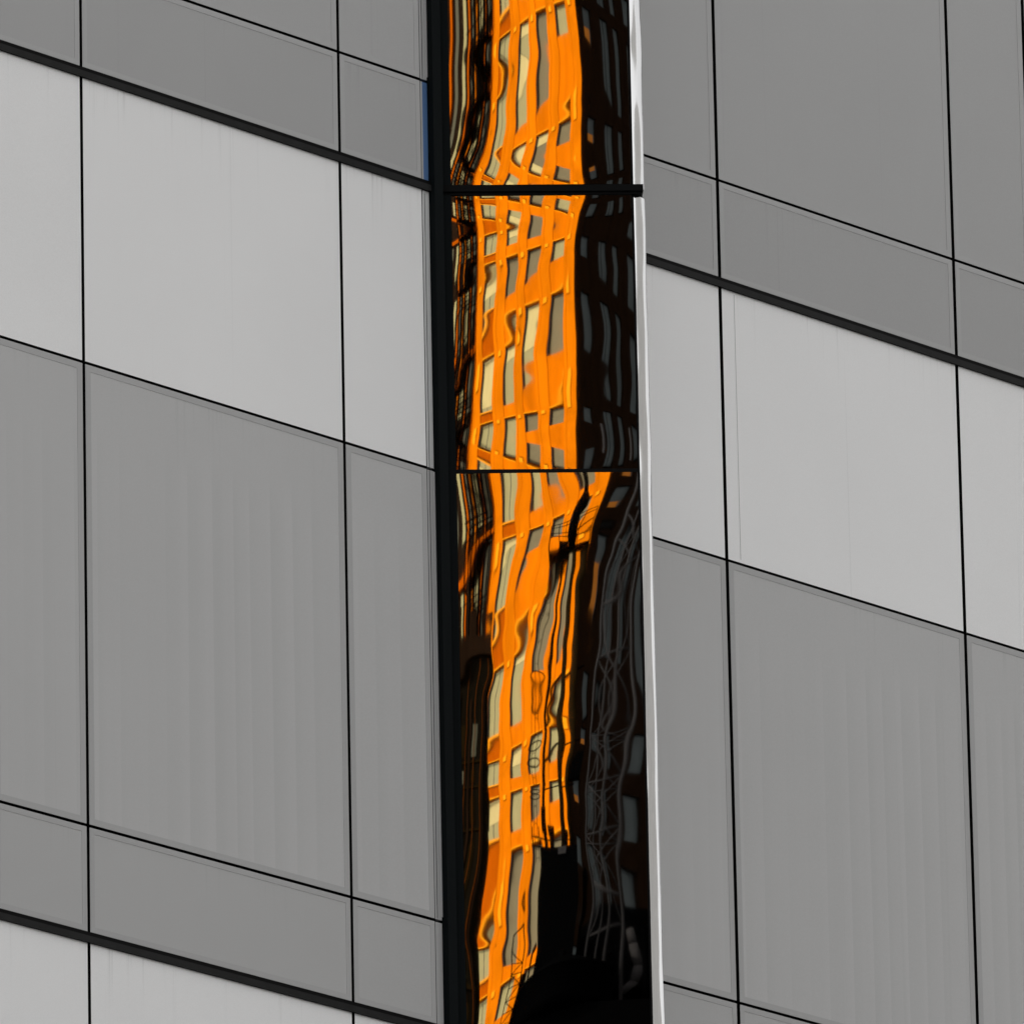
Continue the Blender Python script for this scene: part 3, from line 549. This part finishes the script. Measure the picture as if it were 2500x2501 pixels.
# ---- the brown building on the left of the orange tower, with a scaffold in front of it
brown = empty('brown_building', BASE + DL*(UE*PI_ + .1))
tag(brown, 'dark brown brick building behind black scaffolding at the left edge of the mirror', 'building')
Lo = (UE + .02)*PI_; Le = Lo + 9*PI_/2.2
off = Ti.inverted() @ (-(DL*(UE*PI_ + .1))); To = Ti.copy(); To.translation = -(DL*(UE*PI_ + .1))
w = MB(); w.box(Lo, Le + 34, 1.4, 14, 0, zt - 4)
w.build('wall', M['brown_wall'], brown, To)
x = Lo + .25; i = 0
pat = [('tan', .55), ('rust', .18), ('gap', .45), ('olive', .8), ('gap', .3), ('rust', .30), ('gap', .55), ('tan', .7), ('gap', .4), ('orange', .16), ('gap', .8), ('olive', .5), ('rust', .3), ('gap', .6), ('tan', .6), ('gap', .9), ('olive', .6), ('gap', .5), ('rust', .4)]
for nm, wd in pat:
    if nm in ('orange', 'rust'):
        t_ = MB(); t_.box(x, x + wd, 1.05, 1.39, 0, zt - 4.5); t_.build('pilaster', M[nm], brown, To)
    elif nm != 'gap':
        for v in range(V0, V1 - 2):
            z = COR.z + v*FL + 1.1; t_ = MB(); t_.box(x, x + wd, 1.3, 1.39, z - 2.3, z); t_.build('window', M[nm], brown, To)
    x += wd
    if x > Le - 1: break
for q in range(9):
    t_ = MB(); x = Le + 1 + q*3.6; t_.box(x, x + .9, 1.1, 1.39, 0, zt - 4.5); t_.build('pilaster', M['brown_wall'], brown, To)
    for v in range(V0 + 4, V1 - 2):
        z = COR.z + v*FL + 1.1; t_ = MB(); t_.box(x + 1.4, x + 2.9, 1.3, 1.39, z - 2.3, z); t_.build('window', M['olive' if (v + q) % 3 else 'tan_dark'], brown, To)
for v in range(V0, V1 - 2, 2):
    t_ = MB(); t_.box(Lo + .02, Le, .95, 1.04, COR.z + v*FL + 1.3, COR.z + v*FL + 1.62); t_.build('cornice', M['rust'], brown, To)

scaf = empty('scaffold', BASE + DL*(UE*PI_ + 1.2) + NL*.5)
tag(scaf, 'black tube scaffold climbing the dark brown building beside the orange tower', 'scaffolding')
Ts = Ti.copy(); Ts.translation = -(DL*(UE*PI_ + 1.2) + NL*.5)
xs = [Lo + .9, Lo + 2.2, Lo + 3.6, Lo + 5.0]
for yy in (-.9, .3):
    for x in xs:
        t_ = MB(); t_.bar((x, yy, 0), (x, yy, zt - 9), .085); t_.build('standard', M['black'], scaf, Ts)
z = COR.z - 8*FL; k = 0
while z < zt - 9:
    t_ = MB()
    for yy in (-.9, .3): t_.bar((xs[0] - .3, yy, z), (xs[-1] + .3, yy, z), .06); t_.bar((xs[0] - .3, yy, z + .9), (xs[-1] + .3, yy, z + .9), .045)
    a_, b_ = (xs[k % 3], xs[k % 3 + 1])
    t_.bar((a_, -.9, z), (b_, -.9, z + 1.85), .045); t_.bar((b_, -.9, z), (a_, -.9, z + 1.85), .045)
    t_.build('ledger', M['black'], scaf, Ts)
    if k % 2 == 0:
        t_ = MB(); t_.box(xs[0] - .2, xs[-1] + .2, -.8, .2, z - .10, z - .05); t_.build('deck', M['brownblack'], scaf, Ts)
    z += 1.85; k += 1

# ---- unseen block, added and sized for the grey the polished steel edge reflects
M['reflection_block_glass'] = plain('added block ribbon glass', (0.19, 0.19, 0.19), 0.5, 0.1)
blk = empty('reflection_block', (150, -20, 0))
tag(blk, 'unseen grey block with ribbon windows, added to be reflected in the steel edge', 'building')
w = MB(); w.box(0, 25, -170, 130, 0, 75.5); w.build('wall', plain('added block pale render', (0.22, 0.22, 0.22), 0.8, 0.1), blk)  # body of the added unseen block
for q in range(19):
    t_ = MB(); t_.box(-.05, -.01, -165, 125, 3 + q*3.7, 4.9 + q*3.7); t_.build('reflection_block_window', M['reflection_block_glass'], blk)

# ---- nearer roofs, 220 m behind the glass: x along RG, y away from the glass, z height
NP = Matrix.Identity(4)
tt = 220.0 - (COR - Vector((-0.2288, 49.7573, 0))).dot(HD)
org = COR + HD*tt
for i in range(3): NP[i][0], NP[i][1] = RG[i], HD[i]
NP.translation = (0, 0, 0)
Zr = COR.z
def near(name, x, y, z, label, cat):
    p = org + RG*x + HD*y; e_ = empty(name, (p.x, p.y, z))
    tag(e_, label, cat)
    m = NP.copy(); m.translation = (org.x - p.x, org.y - p.y, -z)
    return e_, m

# orientation: RG x HD is left handed about z, so keep bars and boxes only
gl, Tm = near('sooty_building', -12, 6, 0, 'dark sooty stone building with a flat roof in the lower left of the mirror', 'building')
w = MB(); zt_ = Zr - 117.5; w.box(-20, -5.2, 0, 14, 0, zt_)
w.build('wall', M['dark_tone'], gl, Tm)
t_ = MB(); t_.box(-20, -5.15, -.12, 14, zt_ + .01, zt_ + .35); t_.build('parapet', M['brown_wall'], gl, Tm)
for x, ww, hh in ((-5.6, .22, .5), (-6.3, .5, .28), (-6.95, .16, 1.0), (-7.5, .7, .45), (-8.3, .2, .8)):
    t_ = MB(); t_.box(x - ww, x, .2, .9, zt_ + .355, zt_ + .36 + hh); t_.build('chimney', M['brown_wall'], gl, Tm)
for x in (-5.42, -5.95, -6.62, -7.3):
    t_ = MB(); t_.bar((x, -.14, 0), (x, -.14, zt_ - .1), .022); t_.build('pipe', M['rust_dark'], gl, Tm)
for q in range(7):
    t_ = MB(); t_.box(-5.45 - q*.95, -5.28 - q*.95, -.10, -.001, 0, zt_ - .3 - .2*(q % 2)); t_.build('pier', M['brown_wall'], gl, Tm)
for q in range(8):
    t_ = MB(); t_.box(-19, -5.2, -.06, -.0005, zt_ - 1.75 - q*1.15, zt_ - 1.65 - q*1.15); t_.build('string_course', M['brownblack'], gl, Tm)
for r_ in range(12):
    for q in range(5):
        x = -5.75 - q*.95; z = zt_ - .9 - r_*1.15
        t_ = MB(); t_.box(x - .38, x, -.02, -.002, z - .62, z); t_.build('window', M['olive'] if (r_*3 + q) % 4 == 0 else M['brownblack'], gl, Tm)

roof, Tm = near('roof_building', 2, 5, 0, 'black roof block carrying tank and mast at the foot of the mirror', 'building')
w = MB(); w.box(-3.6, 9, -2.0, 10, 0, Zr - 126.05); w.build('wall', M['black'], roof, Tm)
ZB = Zr - 126.04
ph, Tm = near('lift_head', -.8, 1.5, ZB, 'tall black lift head with a railing round its roof', 'roof structure')
w = MB(); w.box(-2.03, .32, 0.2, 2.6, ZB, Zr - 121.85); w.build('wall', M['black'], ph, Tm)
w = MB()
for x in (-2.45, -2.0, -1.3, -.45, .1): w.bar((x, .25, Zr - 121.84), (x, .25, Zr - 121.42), .03)
w.bar((-2.5, .25, Zr - 121.62), (.25, .25, Zr - 121.62), .018); w.bar((-2.5, .25, Zr - 121.84), (.3, .25, Zr - 121.86), .03)
w.build('railing', M['black'], ph, Tm)
for x in (-1.3, -.45):
    w = MB(); w.box(x - .10, x + .10, .15, .35, Zr - 121.84, Zr - 121.50); w.box(x - .14, x + .14, .1, .4, Zr - 121.49, Zr - 121.40); w.build('vent', M['black'], ph, Tm)
w = MB(); w.box(-.95, -.45, .10, .19, Zr - 122.15, Zr - 121.87); w.build('cap', M['mast'], ph, Tm)
pr, Tm = near('plant_room', 2.5, 4, ZB, 'long black plant room behind the lattice mast', 'roof structure')
w = MB(); w.box(.55, 7, 3.0, 7, Zr - 124.2, Zr - 121.98); w.box(.8, 1.0, 3.2, 3.4, ZB, Zr - 124.21); w.box(6, 6.2, 3.2, 3.4, ZB, Zr - 124.21)
w.build('wall', M['black'], pr, Tm)
ph2, Tm = near('penthouse', 2.6, 5.5, ZB, 'low black penthouse with two grey windows right of the round tank', 'roof structure')
w = MB(); w.box(1.7, 6, 4.5, 7, ZB, Zr - 124.25); w.build('wall', M['black'], ph2, Tm)
for x0 in (2.05, 2.42):
    t_ = MB(); t_.box(x0, x0 + .16, 4.47, 4.499, Zr - 125.8, Zr - 124.5); t_.build('window', M['lit_grey'], ph2, Tm)
tk, Tm = near('water_tank', -.3, -.6, ZB, 'round black water tank with a low cone roof', 'water tank')
w = MB(); w.lathe((-.30, -.6, ZB), [(0, .02), (1.95, .02), (2.2, .35), (2.2, 1.45), (2.28, 1.47), (2.26, 1.56), (1.3, 2.0), (.2, 2.3), (.2, 2.5), (0, 2.5)], 56)
w.build('drum', M['black'], tk, Tm)
w = MB()
for q in range(5): w.ring((-.30, -.6, ZB + .42 + q*.24), 2.204, .008, 48, 6)
w.build('hoop', M['black'], tk, Tm)
vp, Tm = near('vent_stack', .9, 1, ZB, 'cluster of thin black vent pipes beside the lift head', 'vents')
w = MB()
for x, hh, r_ in ((.55, 3.6, .06), (.75, 3.2, .09), (1.15, 2.9, .05), (-2.3, 3.3, .05), (1.7, 2.6, .07), (2.6, 3.2, .05)):
    w.bar((x, 1.2, ZB), (x, 1.2, ZB + hh), r_)
    w.bar((x, 1.2, ZB + hh), (x + .2, 1.2, ZB + hh + .12), r_*1.2)
w.build('pipe', M['black'], vp, Tm)
lf, Tm = near('ladder_frame', -3, 0, ZB, 'small black braced ladder frame left of the round tank', 'frame')
w = MB(); a_, b_ = -3.29, -2.72
w.bar((a_, 0, ZB), (a_, 0, Zr - 122.85), .026); w.bar((b_, 0, ZB), (b_, 0, Zr - 122.52), .026); w.bar((a_, 0, Zr - 122.85), (b_, 0, Zr - 122.52), .026)
z = ZB + .1; fl = 1
while z < Zr - 123.2:
    w.bar((a_, 0, z), (b_, 0, z), .018); w.bar((a_ if fl else b_, 0, z), (b_ if fl else a_, 0, z + .38), .018); z += .38; fl = 1 - fl
w.build('frame', M['black'], lf, Tm)
w = MB(); w.box(-2.75, -2.45, .1, .5, ZB, Zr - 123.7); w.build('post', M['black'], lf, Tm)

pm, Tm = near('mast_platform', -.8, 1.2, Zr - 121.85, 'black mast with a railed platform above the lift head', 'mast')
Zd = Zr - 116.62
for x, r_, mt in ((-1.62, .085, 'black'), (-.62, .155, 'brownblack'), (-.10, .135, 'brownblack')):
    w = MB(); w.bar((x, .9, Zr - 121.86), (x, .9, Zd), r_); w.build('pole', M[mt], pm, Tm)
w = MB(); w.box(-2.5, 0.0, .62, 1.18, Zd + .02, Zd + .07); w.box(-2.15, -1.1, .75, 1.05, Zd - .16, Zd + .015); w.build('deck', M['black'], pm, Tm)
w = MB()
for x in (-2.5, -2.0, -1.45, -.5, 0.0):
    for y in (.64, 1.16): w.bar((x, y, Zd + .07), (x, y, Zd + 1.1), .022)
for zz_ in (.58, 1.1):
    for y in (.64, 1.16): w.bar((-2.5, y, Zd + zz_), (0, y, Zd + zz_), .02)
    for x in (-2.5, 0): w.bar((x, .64, Zd + zz_), (x, 1.16, Zd + zz_), .02)
w.build('railing', M['black'], pm, Tm)
w = MB(); w.lathe((-.93, .9, Zd), [(0, .075), (.34, .08), (.40, .5), (.30, .9), (.17, 1.15), (.32, 1.5), (.28, 1.9), (.10, 2.2), (.07, 3.0), (0, 3.0)], 20)
w.box(-2.0, -1.3, .7, 1.1, Zd + .075, Zd + .26)
w.build('equipment', M['black'], pm, Tm)
w = MB()
for zz_ in (Zr - 118.15, Zr - 119.2, Zr - 120.2):
    w.bar((-1.62, .9, zz_ - .08), (-.62, .9, zz_ + .22), .04); w.bar((-.62, .9, zz_ + .05), (.35, .9, zz_ + .3), .035)
w.build('bracket', M['black'], pm, Tm)
w = MB(); w.box(.05, .55, .7, 1.1, Zr - 119.75, Zr - 119.45); w.box(-1.78, -1.5, .8, 1.0, Zr - 121.3, Zr - 120.9); w.build('floodlight', M['black'], pm, Tm)
ld, Tm = near('caged_ladder', -2.2, .4, Zr - 121.85, 'thin black ladder in a hooped cage beside the railed mast', 'ladder')
w = MB()
for x in (-2.32, -2.10): w.bar((x, .4, Zr - 122.3), (x, .4, Zd - .3), .014)
z = Zr - 122.2
while z < Zd - .4: w.bar((-2.32, .4, z), (-2.10, .4, z), .009); z += .3
w.build('ladder', M['black'], ld, Tm)
w = MB()
for zz_ in (118.2, 119.1, 119.5, 120.55, 120.8): w.ring((-2.21, .15, Zr - zz_), .36, .02, 24, 6)
w.build('cage', M['black'], ld, Tm)
cr, Tm = near('lattice_mast', 1.5, -.6, ZB, 'grey steel lattice mast in front of the darkened tower side', 'mast')
lx, rx, y0, y1 = .93, 2.10, -1.2, -.03
for x in (lx, rx):
    for y in (y0, y1):
        w = MB(); w.bar((x, y, ZB), (x, y, Zr - 112), .042); w.build('leg', M['mast'], cr, Tm)
w = MB(); z = Zr - 123.1; k = 0
while z < Zr - 118.0:
    for y in (y0, y1):
        w.bar((lx, y, z), (rx, y, z), .024)
        w.bar((lx, y, z), (rx, y, z + 1.25), .02); w.bar((rx, y, z), (lx, y, z + 1.25), .02)
    for x in (lx, rx):
        w.bar((x, y0, z), (x, y1, z), .024); w.bar((x, y0, z), (x, y1, z + 1.25), .02)
    z += 1.25
w.build('bracing', M['mast'], cr, Tm)
w = MB(); w.bar((1.32, -.6, ZB), (1.32, -.6, Zr - 113), .03); w.bar((1.62, -.5, ZB), (1.62, -.5, Zr - 113), .045)
w.build('cable', M['mast'], cr, Tm)
du, Tm = near('bent_duct', 2.4, 2.2, Zr - 124.3, 'bent grey duct rising beside the lattice mast at the foot of the mirror', 'duct')
w = MB(); pts = [(2.15, Zr - 124.6), (2.4, Zr - 124.2), (2.5, Zr - 123.6), (2.38, Zr - 122.9), (2.3, Zr - 122.55)]
for a_, b_ in zip(pts[:-1], pts[1:]): w.bar((a_[0], 2.2, a_[1]), (b_[0], 2.2, b_[1]), .10, 12)
w.build('duct', M['mast'], du, Tm)
